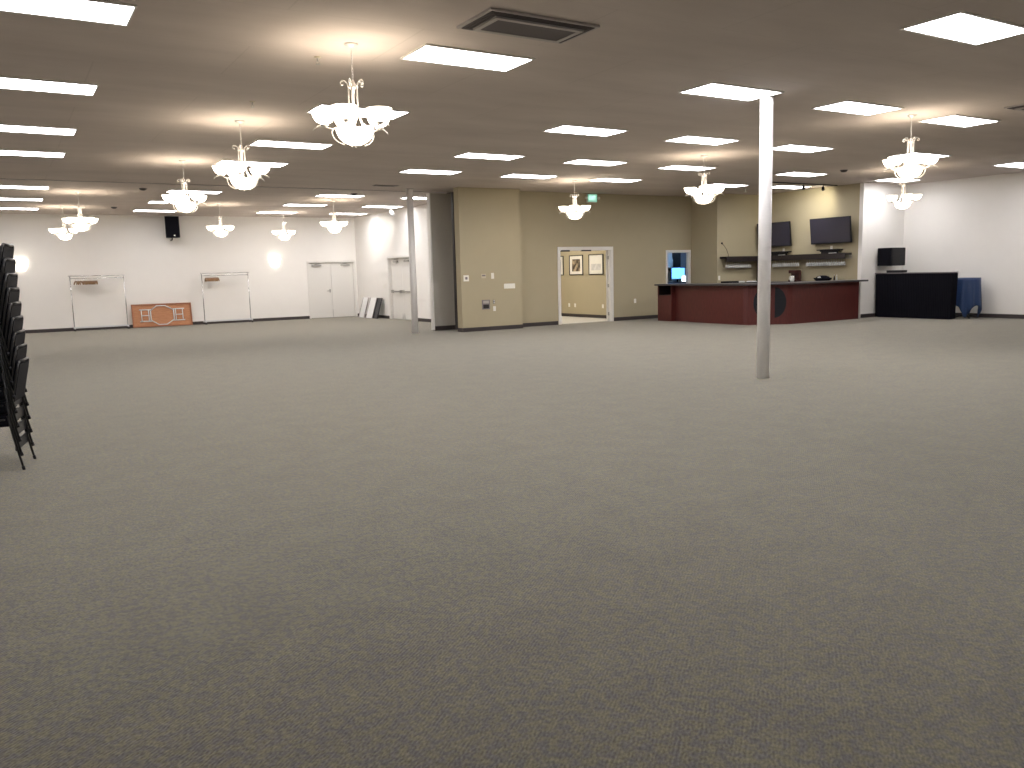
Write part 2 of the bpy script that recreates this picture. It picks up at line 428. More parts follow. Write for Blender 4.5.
# ------------------------------------------------------------------ ceiling light panels
LX = {0: .50, 1: 4.25, 2: 7.99, 3: 10.47, 4: 12.97, 5: 16.63, 6: 20.15}
LY = {0: 4.67, 1: 7.66, 2: 10.70, 3: 13.71, 4: 16.19, 5: 21.74, 6: 24.76, 7: 27.79}
def make_light():
    t = thing('ceiling_light', '', 'ceiling light', group='lit ceiling panels')
    MB().m(TRIMW).box(-.615, .615, -.300, -.268, -.014, 0).box(-.615, .615, .268, .300, -.014, 0).box(-.615, -.600, -.268, .268, -.014, 0).box(.600, .615, -.268, .268, -.014, 0).build('frame', t)
    MB().m(PANEL_E).box(-.600, .600, -.268, .268, -.010, -.002).build('diffuser', t)
    return t
ORD = ['nearest', 'second', 'third', 'fourth', 'fifth', 'sixth', 'seventh', 'eighth']
COLS = {0: 'in the row cut by the left edge', 1: 'in the row behind the nearest chandelier',
        2: 'in the row passing over the round post', 3: 'in the row just right of the round post',
        4: 'in the row reaching the right-hand chandeliers', 5: 'in the row ending over the bar front', 6: 'in the row along the right wall'}
LIGHTS = {0: [1, 2, 3, 4, 5, 6, 7], 1: [1, 2, 3, 4, 5, 6, 7], 2: [0, 1, 2, 3, 4, 5, 6, 7], 3: [1, 2, 3, 4, 5, 6, 7], 4: [1, 2, 3, 4]}
spots = []
LIGHTS[0] = [0] + LIGHTS[0]; LIGHTS[1] = [0] + LIGHTS[1]; LIGHTS[3] = [0] + LIGHTS[3]; LIGHTS[4] = [0] + LIGHTS[4]
for r, y in ((-1, 1.60),):
    LY[r] = y
    for c in (1,): LIGHTS[c] = [r] + LIGHTS[c]
SEEN = {0: 1, 1: 1, 2: 0, 3: 1, 4: 1}
for c, rows in LIGHTS.items():
    for k, r in enumerate(rows):
        x, y = LX[c], LY[r]
        k = rows.index(r) - rows.index(SEEN[c])
        if k < 0:
            spots.append((x, y, 'flat lit ceiling panel above the camera, outside the photo')); continue
        n = ORD[k] if k == 0 else ORD[k] + ' one'
        spots.append((x, y, f'flat lit ceiling panel, {n} {COLS[c]}'))
spots += [(16.35, 10.45, f'flat lit ceiling panel, nearest {COLS[5]}'), (16.62, 13.66, f'flat lit ceiling panel, second {COLS[5]}'),
          (16.72, 16.25, f'flat lit ceiling panel, third {COLS[5]}'),
          (20.32, 10.52, f'flat lit ceiling panel, nearest {COLS[6]}'), (20.45, 13.68, f'flat lit ceiling panel, second {COLS[6]}'),
          (18.90, 15.98, 'flat lit ceiling panel inside the bar nook above the televisions')]
L0 = make_light()
for i, (x, y, lab) in enumerate(spots):
    if i == 0: L0.location = (x, y, H); L0['label'] = lab
    else: dup(L0, (x, y, H), 0, lab)
o = thing('ceiling_light', 'unseen ceiling panel added to light the lobby beyond the doorway', 'ceiling light', (14.0, 21.6, H))  # unseen fixture, added to light the lobby
MB().m(GREYB).box(-.63, .63, -.63, .63, -.012, 0).build('frame', o); MB().m(LOBBY_E).box(-.6, .6, -.6, .6, -.02, -.012).build('diffuser', o)
o = thing('ceiling_light', 'unseen panel added to light the room beside the bar blue', 'ceiling light', (18.6, 20.5, H))  # invented fixture out of view, added for the blue light in this room
MB().m(GREYB).box(-.63, .63, -.33, .33, -.012, 0).build('frame', o); MB().m(STORE_E).box(-.6, .6, -.3, .3, -.02, -.012).build('diffuser', o)

# ------------------------------------------------------------------ chandeliers
def make_chandelier():
    t = thing('chandelier', '', 'chandelier', group='hanging bowl chandeliers')
    MB().m(PEWTER, True).lathe([(0, 0), (.066, 0), (.064, -.012), (.030, -.028), (.012, -.040), (0, -.040)], 20).build('canopy', t)
    b = MB().m(PEWTER)
    for i in range(11):                                   # chain links
        z = -.045-i*.026
        pts = [(.0085*math.cos(a)*(1 if i % 2 else 0), .0085*math.cos(a)*(0 if i % 2 else 1), z-.010+.017*math.sin(a)) for a in [2*PI*k/8 for k in range(8)]]
        b.tube(pts, .0028, 5, True)
    b.build('chain', t)
    b = MB().m(PEWTER, True).lathe([(0, -.325), (.010, -.33), (.020, -.350), (.026, -.370), (.048, -.388), (.048, -.402), (.014, -.410), (.009, -.50), (.008, -.785), (0, -.785)], 18)
    for k in range(5):
        a = 2*PI*k/5; M = Matrix.Rotation(a, 4, 'Z')
        sp = [(.045, 0, -.392), (.052, 0, -.36), (.075, 0, -.335), (.102, 0, -.332), (.118, 0, -.352), (.112, 0, -.374), (.094, 0, -.374), (.090, 0, -.360)]
        b.tube(sp, .0045, 6, M=M)
    b.build('hub', t)
    AR = .285
    for k in range(5):
        M = Matrix.Rotation(2*PI*k/5, 4, 'Z'); MS = M @ Matrix.Translation((AR, 0, 0))
        P = [(.044, 0, -.398), (.044, 0, -.48), (.047, 0, -.58), (.058, 0, -.665), (.092, 0, -.735), (.155, 0, -.772), (.220, 0, -.776), (.285, 0, -.756), (.340, 0, -.748), (.380, 0, -.772), (.392, 0, -.792)]
        Q = [(.135, 0, -.762), (.185, 0, -.764), (.214, 0, -.788), (.218, 0, -.822), (.200, 0, -.866), (.160, 0, -.902), (.105, 0, -.924)]
        b = MB().m(PEWTER).tube(P, [.0068]*8+[.0055, .0045, .0035], 8, M=M).tube(Q, .0058, 8, M=M)
        b.m(PEWTER, True).lathe([(0, -.760), (.024, -.756), (.040, -.742), (.036, -.732), (0, -.730)], 14, MS)
        am = b.build('arm', t)
        b = MB().m(SHADE_E, True)
        b.lathe([(.0, -.731), (.038, -.729), (.076, -.708), (.099, -.675), (.112, -.636), (.120, -.618), (.114, -.618), (.105, -.638), (.092, -.673), (.070, -.702), (.036, -.722), (0, -.724)], 24, MS)
        b.build('shade', am)
    MB().m(SHADE_E, True).lathe([(0, -.926), (.055, -.922), (.110, -.900), (.150, -.862), (.172, -.815), (.182, -.782), (.175, -.782), (.164, -.815), (.142, -.856), (.104, -.892), (.052, -.914), (0, -.918)], 32).build('bowl', t)
    MB().m(PEWTER, True).lathe([(0, -.952), (.007, -.949), (.011, -.942), (.008, -.936), (.018, -.931), (.016, -.926), (0, -.926)], 14).build('finial', t)
    return t
az = math.atan2(7.69, 3.01)
d = Vector((math.cos(az), math.sin(az))); rgt = Vector((d.y, -d.x))
v = -math.cos(math.radians(54))*d + math.sin(math.radians(54))*rgt
ROT = math.atan2(v.y, v.x)
CH = [(3.01, 7.69, 'nearest and largest chandelier, hanging over the left of the carpet'),
      (3.01, 11.98, 'second chandelier behind the nearest, hanging lower left of it'),
      (3.01, 16.23, 'third chandelier in line behind the nearest, left of wall speaker'),
      (1.76, 22.56, 'upper chandelier of the overlapping pair near the left edge'),
      (1.68, 27.02, 'lower chandelier of the overlapping pair near the left edge'),
      (5.59, 25.20, 'small far chandelier hanging above the right-hand coat rack'),
      (8.13, 27.54, 'small far chandelier right above the bright spot on the far wall'),
      (8.24, 23.01, 'far chandelier above the white double flush door'),
      (12.05, 16.62, 'chandelier beside the green exit sign'),
      (11.92, 12.13, 'chandelier left of the round post, before the bar nook'),
      (11.76, 7.68, 'larger chandelier at the upper right, in front of ceiling panels'),
      (18.15, 12.0, 'lower chandelier at the right, hanging before the white corner')]
c0 = make_chandelier()
for i, (x, y, lab) in enumerate(CH):
    if i == 0: c0.location = (x, y, H); c0.rotation_euler = (0, 0, ROT); c0['label'] = lab
    else: dup(c0, (x, y, H), ROT + (.25 if i % 3 == 1 else 0), lab)

# ------------------------------------------------------------------ vents, sprinklers, small ceiling fittings
def make_vent():
    t = thing('ceiling_vent', '', 'vent', group='ceiling air vents')
    def ring(b, x, y, w, z0, z1):
        b.box(-x, x, -y, -y+w, z0, z1).box(-x, x, y-w, y, z0, z1).box(-x, -x+w, -y+w, y-w, z0, z1).box(x-w, x, -y+w, y-w, z0, z1)
    b = MB().m(GREYB); ring(b, .565, .30, .03, -.02, 0); b.build('frame', t)
    b = MB().m(VENTD); ring(b, .530, .268, .012, -.026, -.006); ring(b, .502, .246, .012, -.030, -.006); ring(b, .474, .224, .012, -.034, -.006); b.build('louver', t)
    MB().m(DARKV).box(-.53, .53, -.265, .265, -.005, -.001).build('backing', t)
    b = MB().m(GREYB); ring(b, .455, .205, .045, -.048, -.030); nf = b.build('inner_frame', t)
    MB().m(VENTD).box(-.41, .41, -.16, .16, -.044, -.032).build('grille', nf)
    return t
v0 = make_vent()
for i, (x, y, lab) in enumerate([(4.20, 6.45, 'large grey ceiling vent near the top centre, right of nearest chandelier'),
                                 (13.02, 6.42, 'dark ceiling vent cut by the right edge of the photo'),
                                 (8.15, 19.0, 'thin dark ceiling vent before the far room track')]):
    if i == 0: v0.location = (x, y, H); v0['label'] = lab
    else:
        q = dup(v0, (x, y, H), 0, lab)
        if i == 2: q.scale = (.55, .35, .5)
def make_sprinkler():
    t = thing('sprinkler', '', 'sprinkler', group='ceiling sprinklers')
    MB().m(BEIGE, True).lathe([(0, 0), (.035, 0), (.033, -.006), (.012, -.010), (0, -.010)], 16).build('escutcheon', t)
    MB().m(STEEL).tube([(0, 0, -.01), (0, 0, -.045)], .008, 8).tube([(.012, 0, -.04), (.016, 0, -.055), (.004, 0, -.07)], .003, 5).tube([(-.012, 0, -.04), (-.016, 0, -.055), (-.004, 0, -.07)], .003, 5).lathe([(0, -.07), (.022, -.07), (.022, -.073), (0, -.073)], 14).build('head', t)
    return t
s0 = make_sprinkler()
s0.location = (2.88, 8.27, H); s0['label'] = 'small ceiling sprinkler just left of the nearest chandelier canopy'
dup(s0, (2.84, 10.63, H), 0, 'small ceiling sprinkler between the first and second chandeliers')
for x, y, lab in ((3.03, 21.3, 'dark round ceiling speaker just above the wall speaker'),
                  (2.98, 26.7, 'dark round ceiling speaker beyond the track, left of wall speaker'),
                  (16.96, 12.73, 'dark round ceiling speaker left of the right-hand chandeliers'),
                  (8.12, 21.05, 'dark domed fitting in front of the far ceiling panel')):
    t = thing('ceiling_speaker', lab, 'ceiling fitting', (x, y, H)); t.scale = (.62, .62, .62)
    MB().m(GREYM, True).lathe([(0, 0), (.15, 0), (.15, -.012), (.13, -.02), (0, -.02)], 24).build('rim', t)
    MB().m(BASEB, True).lathe([(.13, -.02), (.12, -.045), (.08, -.075), (0, -.09)], 24).build('dome', t)
t = thing('smoke_detector', 'small white pendant fitting on the ceiling before the bar nook', 'ceiling fitting', (18.0, 16.7, H)); t.scale = (.6, .6, .6)
MB().m(TRIMW, True).lathe([(0, 0), (.05, 0), (.05, -.02), (.02, -.03), (.02, -.12), (.055, -.13), (.05, -.17), (0, -.175)], 18).build('body', t)
t = thing('ceiling_spotlight', 'small white spotlight washing the far room side wall', 'spotlight', (10.92, 25.1, H))
MB().m(TRIMW, True).lathe([(0, 0), (.06, 0), (.06, -.02), (.015, -.03), (.015, -.08), (0, -.08)], 16).build('mount', t)
MB().m(TRIMW, True).lathe([(0, -.1), (.06, -.1), (.075, .1), (.06, .1), (.045, -.06), (0, -.06)], 18, Matrix.Translation((.02, .03, -.16)) @ Matrix.Rotation(math.radians(-55), 4, 'X')).build('lamp_head', t)

# ------------------------------------------------------------------ track light over the bar
t = thing('track_light', 'thin black track with spot heads on the bar nook ceiling', 'track light', (18.7, 15.18, H))
MB().m(BLACK).box(-1.4, 1.25, -.014, .014, -.022, 0).build('track', t)
for x in (-.13, .67):
    hd = MB().m(BLACK, True).tube([(x, 0, -.02), (x, 0, -.07)], .008, 8)
    hd.lathe([(0, -.06), (.035, -.06), (.045, .06), (.036, .06), (.030, -.03), (0, -.03)], 16, Matrix.Translation((x+.02, .02, -.105)) @ Matrix.Rotation(math.radians(105), 4, Vector((-.6, .78, 0))))
    hd.build('spot_head', t)

# ------------------------------------------------------------------ far wall: racks, hangers, folding table, speaker, bright wall spots
def make_rack():
    t = thing('coat_rack', '', 'coat rack', group='rolling coat racks')
    w = .77
    b = MB().m(CHROME)
    b.bm.free()
    for s in (-1, 1): MB().m(CHROME).tube([(s*w, 0, .12), (s*w, 0, 1.72)], .014, 8).build('upright', t)
    MB().m(CHROME).tube([(-w-.05, -.05, 1.73), (w+.03, -.05, 1.73)], .012, 8).tube([(-w-.05, .05, 1.73), (w+.03, .05, 1.73)], .012, 8).tube([(-w, -.18, 1.73), (-w, .14, 1.73)], .01, 8).tube([(w, -.18, 1.73), (w, .14, 1.73)], .01, 8).build('top_shelf', t)
    MB().m(CHROME).tube([(-w, 0, 1.65), (w, 0, 1.65)], .012, 8).build('hanging_rail', t)
    b = MB().m(LEGWH).box(-w, w, -.02, .02, .09, .135, .004)
    for s in (-1, 1): b.box(s*w-.02, s*w+.02, -.22, .18, .085, .125, .004)
    b.build('base', t)
    for s in (-1, 1):
        for y in (-.20, .16):
            MB().m(STEEL).box(s*w-.012, s*w+.012, y-.012, y+.012, .055, .09).m(BLACK, True).lathe([(0, -.013), (.032, -.013), (.036, 0), (.032, .013), (0, .013)], 14, Matrix.Translation((s*w, y, .036)) @ Matrix.Rotation(PI/2, 4, 'Y')).build('caster', t)
    return t
RY = 29.45
r0 = make_rack(); r0.location = (2.62, RY, 0); r0['label'] = 'chrome rolling coat rack left of the leaning brown table'
dup(r0, (6.56, RY, 0), 0, 'chrome rolling coat rack right of the leaning brown table')
def make_hanger():
    b = MB().m(OAK)
    top = [(-.205, -.105), (-.16, -.062), (-.08, -.03), (0, -.018), (.08, -.03), (.16, -.062), (.205, -.105)]
    bot = [(.20, -.145), (.15, -.112), (.07, -.075), (0, -.062), (-.07, -.075), (-.15, -.112), (-.20, -.145)]
    poly = [(x, z) for x, z in top+bot]
    M = Matrix.Rotation(PI/2, 4, 'Z') @ Matrix.Rotation(PI/2, 4, 'X')     # shoulders run along Y
    b.prism(poly[::-1], -.012, .012, M)
    b.m(STEEL).tube([(0, 0, -.02), (0, 0, .012), (0, .014, .03), (0, .018, .05), (0, .006, .0665), (0, -.012, .063), (0, -.02, .046)], .0022, 5)
    return b.build('coat_hanger')
h0 = make_hanger(); first = True
for rx, n, x0, lab, g in ((2.62, 15, 2.10, 'wooden coat hanger bunched on the left coat rack', 'hangers on the left coat rack'),
                          (6.56, 12, 5.92, 'wooden coat hanger bunched on the right coat rack', 'hangers on the right coat rack')):
    for k in range(n):
        o = h0 if first else h0.copy()
        if not first: C.objects.link(o)
        first = False
        tag(o, lab, 'hanger', g)
        x = x0+k*.036 - (0.03*(3-k) if k < 3 and rx < 5 else 0)
        o.location = (x, RY, 1.65-.052)
        o.rotation_euler = (0, 0, random.uniform(-.06, .06) + (.25 if k < 3 and rx < 5 else 0))
# folding table on its side, underside showing
t = thing('folding_table', 'brown folding table on its side against the far wall, folded white legs showing', 'table', (4.485, 29.58, 0))
Mt = Matrix.Rotation(math.radians(-8), 4, 'X')
b = MB().m(TABLEW).box(-.93, .93, .0, .02, .01, .77, .004, Mt); b.build('tabletop', t)
b = MB().m(TABLEE).box(-.93, .93, -.035, .0, .735, .77, .003, Mt).box(-.93, .93, -.035, .0, .01, .045, .003, Mt).box(-.93, -.895, -.035, 0, .045, .735, .003, Mt).box(.895, .93, -.035, 0, .045, .735, .003, Mt)
b.build('edge_frame', t)
for s in (-1, 1):
    b = MB().m(LEGWH)
    b.tube([(s*.70, -.022, .20), (s*.34, -.022, .20)], .018, 8, M=Mt).tube([(s*.70, -.022, .58), (s*.34, -.022, .58)], .018, 8, M=Mt)
    b.tube([(s*.36, -.022, .20), (s*.36, -.022, .58)], .019, 8, M=Mt).tube([(s*.42, -.026, .20), (s*.42, -.026, .58)], .015, 8, M=Mt)
    b.tube([(s*.64, -.022, .20), (s*.64, -.022, .58)], .015, 8, M=Mt)
    b.tube([(s*.64, -.022, .39), (s*.40, -.022, .39)], .013, 8, M=Mt)
    b.build('leg_frame', t)
b = MB().m(LEGWH)
b.tube([(-.36, -.028, .55), (-.16, -.028, .70), (.10, -.028, .70), (.36, -.028, .55)], .017, 8, M=Mt)
b.tube([(-.36, -.028, .23), (-.13, -.028, .075), (.12, -.028, .075), (.36, -.028, .23)], .017, 8, M=Mt)
b.build('brace', t)
# wall speaker
t = thing('wall_speaker', 'black loudspeaker mounted high on the far white wall', 'speaker', (4.96, 29.48, 3.26))
MB().m(BLACK).prism([(-.22, -.18), (.22, -.18), (.15, .16), (-.15, .16)], -.345, .345).build('cabinet', t)
MB().m(BLKCL).box(-.20, .20, -.192, -.18, -.325, .325, .005).build('grille', t)
MB().m(CHROME).box(.02, .06, -.197, -.192, -.30, -.255, .001).build('badge', t)['label'] = 'small silver badge'
MB().m(BLKFR).box(-.05, .05, .12, .32, -.06, .06).tube([(0, .0, -.345), (0, .0, -.41), (0, .30, -.41)], .018, 8).build('bracket', t)
for x, z, lab in ((.57, 2.08, 'bright white glowing half-bowl on the far wall beside the chair stack'), (8.39, 2.05, 'bright white glowing half-bowl between right coat rack and double door')):
    t = thing('bright_wall_spot', lab, 'wall lamp', (x, 29.8, z), group='bright wall spots')  # glowing half-bowl built for each unidentified bright spot
    MB().m(TRIMW).box(-.08, .08, -.02, 0, -.10, .05, .004).build('back_plate', t)
    b = MB().m(BRIGHT_SPOT_E, True)
    rows = []
    for i in range(9):
        ph = i/8
        rr = .21*(.55+.45*math.sin(ph*PI/2)); zz = -.16+.32*ph
        rows.append([b.bm.verts.new((rr*math.cos(PI+PI*j/14), rr*.62*math.sin(PI+PI*j/14)-.001, zz)) for j in range(15)])
    for i in range(8):
        for j in range(14): b._f((rows[i][j], rows[i][j+1], rows[i+1][j+1], rows[i+1][j]))
    b._f(rows[0])
    b.build('shade', t)
# leaning boards on the far room side wall
def board(y, w, h, m1, m2, lab, rot):
    t = thing('leaning_board', lab, 'board', (11.14, y, 0))
    M = Matrix.Rotation(math.radians(17), 4, 'Y') 
    MB().m(m1).box(-.012, .012, -w/2, w/2, .004, h, .003, M).build('sheet', t)
    for q in (-w/2-.012, w/2): MB().m(m2).box(-.03, .014, q, q+.012, .004, h, .002, M).build('edge', t)
board(28.72, .50, .75, PAPER, GREYB, 'white board leaning on the side wall, nearest the room corner', 0)
board(27.98, .58, .75, PAPER, GREYB, 'white board leaning on the side wall, middle of the three', 0)
board(27.42, .36, .75, BLKFR, BLKFR, 'dark framed board leaning on the side wall beside the push bar door', 0)
t = thing('outlet_plate', 'small white switch plate above the leaning boards', 'switch plate', (11.45, 27.25, 1.12))
MB().m(PLATE).box(-.008, 0, -.045, .045, -.06, .06, .002).build('plate', t); MB().m(TRIMW).box(-.016, -.008, -.008, .008, -.014, .014).build('toggle', t)

# ------------------------------------------------------------------ pier fittings
def plate(x, z, w, h, m, lab, name='switch_plate', cat='switch plate', inner=None):
    t = thing(name, lab, cat, (x, 18.8, z))
    pl = MB().m(m).box(-w/2, w/2, -.010, 0, -h/2, h/2, .003).build('plate', t)
    if inner: inner(pl, w, h)
    return t
def toggles(n):
    def f(t, w, h):
        for k in range(n):
            x = (k-(n-1)/2)*w/n
            MB().m(TRIMW).box(x-.010, x+.010, -.014, -.010, -.030, .030, .001).build('toggle', t)
    return f
def horn(t, w, h): MB().m(GREYM).box(-.032, .032, -.022, -.010, -.032, .032, .004).build('lens', t)['label'] = 'dark square lens'
def lcd(t, w, h):
    MB().m(GREYM).box(-.05, .05, -.016, -.010, -.006, .03, .001).build('display', t)
def outl(t, w, h):
    for z in (-.025, .025): MB().m(TRIMW).box(-.018, .018, -.013, -.010, z-.016, z+.016, .002).build('socket', t)
def audio(t, w, h):
    MB().m(DARKV).box(-.085, .085, -.016, -.010, -.10, .0, .002).build('socket_panel', t)
    MB().m(GREYB).box(-.085, .085, -.014, -.010, .03, .10, .002).build('label_panel', t)
plate(10.165, 1.375, .155, .155, PLATE, 'square white alarm plate with dark centre, leftmost on khaki pier', 'alarm_plate', 'alarm', horn)
plate(10.68, 1.42, .14, .11, BEIGE, 'beige thermostat on the khaki pier left of the white switch', 'thermostat', 'thermostat', lcd)
plate(10.95, 1.42, .085, .15, PLATE, 'single upright white switch plate on the khaki pier', inner=toggles(1))
plate(11.46, 1.14, .34, .13, PLATE, 'wide white switch plate with several switches on khaki pier', inner=toggles(5))
plate(10.725, .68, .24, .25, GREYM, 'square grey audio panel low on the khaki pier', 'audio_panel', 'wall panel', audio)
plate(10.97, .745, .06, .10, DARKV, 'small black socket plate above the low outlet on pier', 'socket_plate', 'wall socket', outl)
plate(10.98, .565, .08, .125, PLATE, 'low white outlet on the khaki pier', 'outlet_plate', 'outlet', outl)
t = plate(16.08, .56, .08, .13, PLATE, 'white outlet on the khaki wall between doorway and bar', 'outlet_plate', 'outlet', outl); t.location.y = 19.2

# exit sign
t = thing('exit_sign', 'lit green EXIT sign with side lamps high on the khaki wall', 'exit sign', (14.48, 19.12, 3.52))
MB().m(TRIMW).box(-.17, .17, 0, .08, -.115, .115, .006).build('housing', t)
MB().m(EXIT_E).box(-.155, .155, -.006, 0, -.10, .10, .002).build('face', t)
cu = bpy.data.curves.new('exit_text', 'FONT'); cu.body = 'EXIT'; cu.size = .15; cu.align_x = 'CENTER'; cu.align_y = 'CENTER'; cu.extrude = .002
to = bpy.data.objects.new('tmp', cu); C.objects.link(to); bpy.context.view_layer.update()
me = bpy.data.meshes.new_from_object(to.evaluated_get(bpy.context.evaluated_depsgraph_get())); bpy.data.objects.remove(to)
me.materials.clear(); me.materials.append(EXITT_E)
lt = bpy.data.objects.new('lettering', me); C.objects.link(lt); lt.parent = t; lt.location = (0, -.009, 0); lt.rotation_euler = (PI/2, 0, 0); lt.scale = (.80, 1.05, 1)
for s in (-1, 1):
    MB().m(TRIMW, True).lathe([(0, 0), (.03, 0), (.042, .05), (.036, .05), (0, .02)], 16, Matrix.Translation((s*.215, .03, .01)) @ Matrix.Rotation(math.radians(100), 4, 'X')).tube([(s*.165, .04, .01), (s*.215, .04, .01)], .012, 8).build('emergency_lamp', t)

# ------------------------------------------------------------------ lobby pictures
def picture(yc, w, lab, art):
    t = thing('framed_picture', lab, 'picture', (15.9, yc, 1.675), group='framed lobby pictures')
    h = .64
    MB().m(FRAMEB).box(-.03, 0, -w/2, w/2, -h/2, -h/2+.028, .003).box(-.03, 0, -w/2, w/2, h/2-.028, h/2, .003).box(-.03, 0, -w/2, -w/2+.028, -h/2+.028, h/2-.028, .003).box(-.03, 0, w/2-.028, w/2, -h/2+.028, h/2-.028, .003).build('frame', t)
    MB().m(CREAM).box(-.014, -.001, -w/2+.028, w/2-.028, -h/2+.028, h/2-.028).build('mount', t)
    if art == 0: MB().m(PHOTO).box(-.017, -.014, -.22, .22, -.20, .19).build('print', t)
    else: MB().m(SKETCH).box(-.017, -.014, -.25, .25, -.18, .02).build('print', t)
picture(22.97, .74, 'framed picture partly hidden by the left door frame', 0)
picture(21.89, .74, 'framed brown photograph, middle one seen through the doorway', 0)
picture(20.84, .74, 'framed pale sketch, right one seen through the doorway', 1)
for y, lab in ((22.32, 'left small outlet on the lobby wall under the middle picture'), (21.99, 'right small outlet on the lobby wall under the middle picture'), (20.52, 'small outlet on the lobby wall under the pale sketch')):
    t = thing('outlet_plate', lab, 'outlet', (15.9, y, .38))
    MB().m(PLATE).box(-.01, 0, -.045, .045, -.06, .06, .003).build('plate', t)
    MB().m(TRIMW).box(-.013, -.01, -.018, .018, -.04, -.008).box(-.013, -.01, -.018, .018, .008, .04).build('socket', t)

# ------------------------------------------------------------------ blue room contents
t = thing('wall_cabinet', 'pale blue-lit cabinet on the wall of the small room', 'cabinet', (19.62, 21.9, 1.50))
MB().m(PAPER).box(-.36, .10, -.34, 0, 0, .75, .004).build('body', t); MB().m(TRIMW).box(-.34, -.14, -.36, -.34, .02, .73, .003).box(-.12, .08, -.36, -.34, .02, .73, .003).build('door', t)
t = thing('storage_counter', 'dark counter in the small blue-lit room', 'counter', (19.3, 21.58, 0))
MB().m(SHELFB).box(-1.2, 1.05, -.32, .31, 0, .98, .006).build('base', t); MB().m(BARTOP).box(-1.22, 1.07, -.36, .315, .98, 1.02, .005).build('top', t)
t = thing('computer_monitor', 'lit blue monitor in the small room beside the bar', 'monitor', (19.90, 21.48, 1.02))
MB().m(BLACK).box(-.31, .31, -.02, .03, .10, .50, .008).build('casing', t); MB().m(BLUE_E).box(-.295, .295, -.025, -.02, .115, .485).build('screen', t)
MB().m(BLACK).box(-.03, .03, 0, .03, .0, .12).box(-.12, .12, -.08, .1, 0, .012, .003).build('stand', t)
t = thing('tablet_screen', 'small bright white screen in front of the blue monitor', 'screen', (19.95, 21.24, 1.02))
MB().m(BLACK).box(-.10, .10, 0, .015, .0, .22, .003).build('casing', t); MB().m(WHITE_E).box(-.09, .09, -.003, 0, .02, .21).build('screen', t)
t = thing('wall_cabinet', 'dark wall cabinet at the right in the small blue-lit room', 'cabinet', (20.10, 21.54, 1.50))
MB().m(BASEB).box(-.12, .29, -.1, .355, 0, .75, .006).build('body', t); MB().m(GREYM).box(-.11, .28, -.115, -.1, .02, .73, .003).build('door', t)
t = thing('water_bottle', 'slim white bottle beside the cabinet in the blue-lit room', 'bottle', (19.83, 21.7, 1.55))
MB().m(PAPER, True).lathe([(0, 0), (.04, 0), (.042, .22), (.018, .28), (.018, .31), (0, .31)], 16).build('body', t)
MB().m(BLUECL, True).lathe([(0, .31), (.02, .31), (.02, .34), (0, .34)], 12).build('cap', t)
t = thing('wall_shelf', 'small dark shelf below the slim white bottle', 'shelf', (19.85, 21.76, 1.52))
MB().m(SHELFB).box(-.12, .12, -.14, .14, 0, .028, .003).build('board', t); MB().m(STEEL).box(-.10, -.08, -.1, .14, -.10, 0).box(.08, .10, -.1, .14, -.10, 0).build('bracket', t)

# ------------------------------------------------------------------ the bar
bar = thing('bar_counter', 'mahogany red bar with dark top and chamfered corner', 'bar', (16.2, 15.2, 0))
def rel(p): return [(x-16.2, y-15.2) for x, y in p]
body = [(16.30, 17.70), (16.30, 17.10), (16.20, 17.08), (16.20, 15.06), (16.24, 14.95), (17.06, 14.38), (17.20, 14.34), (19.88, 14.34), (19.88, 14.84), (17.40, 14.84), (16.72, 15.30), (16.72, 17.70)]
MB().m(MAHOG).prism(rel(body)[::-1], .0, 1.01).build('front', bar)
# end cabinet with open niche
b = MB().m(MAHOG)
X0, X1, Y0, Y1 = 16.16-16.2, 16.72-16.2, 17.70-15.2, 18.28-15.2
b.box(X0, X1, Y0, Y1, 0, .735, .004).box(X0, X1, Y0, Y0+.03, .735, 1.01).box(X0, X1, Y1-.03, Y1, .735, 1.01).box(X1-.02, X1, Y0+.03, Y1-.03, .735, 1.01)
ec = b.build('end_cabinet', bar)
MB().m(SHELFB).box(X0+.004, X1-.022, Y0+.032, Y1-.032, .735, .742).box(X1-.03, X1-.021, Y0+.032, Y1-.032, .742, 1.005).box(X0+.02, X1-.03, Y0+.03, Y0+.036, .742, 1.005).box(X0+.02, X1-.03, Y1-.036, Y1-.03, .742, 1.005).build('niche', ec)['label'] = 'dark open niche'
top = [(16.02, 18.27), (16.02, 14.96), (16.10, 14.82), (16.98, 14.21), (17.14, 14.17), (20.04, 14.17), (20.04, 14.94), (17.42, 14.94), (16.80, 15.4), (16.80, 18.27)]
o = MB().m(BARTOP).prism(rel(top)[::-1], 1.01, 1.055).build('worktop', bar); o['label'] = 'dark grey bar top'
bv = o.modifiers.new('edge', 'BEVEL'); bv.width = .008; bv.segments = 2
# split disc emblem on the chamfer
A = Vector((16.24, 14.95)); B = Vector((17.06, 14.38)); mid = (A+B)/2; dr = (B-A).normalized(); nr = Vector((dr.y, -dr.x))
if nr.dot(Vector((-1, -1))) < 0: nr = -nr
ME = Matrix(((dr.x, 0, nr.x, mid.x-16.2), (dr.y, 0, nr.y, mid.y-15.2), (0, 1, 0, .56), (0, 0, 0, 1)))
for s in (-1, 1):
    a0, a1 = (-PI/2, PI/2) if s > 0 else (PI/2, 3*PI/2)
    poly = [(x*.74+s*.128+.058, y) for x, y in arc(0, 0, .385, a0, a1, 24)]
    MB().m(EMBLEM).prism(poly, .0005, .014, ME).build('emblem', bar)['label'] = 'dark half-disc inlay'
# back counter in the nook
t = thing('back_counter', 'dark counter along the walls behind the bar', 'counter', (20.15, 18.1, 0))
MB().m(SHELFB).box(-1.80, -.001, -.50, -.002, 0, .98, .004).box(-.50, -.002, -3.30, -.502, 0, .98, .004).build('base', t)
MB().m(BARTOP).prism([(-1.80, -.001), (-1.80, -.54), (-.54, -.54), (-.54, -3.32), (-.001, -3.32), (-.001, -.001)], .98, 1.02).build('worktop', t)
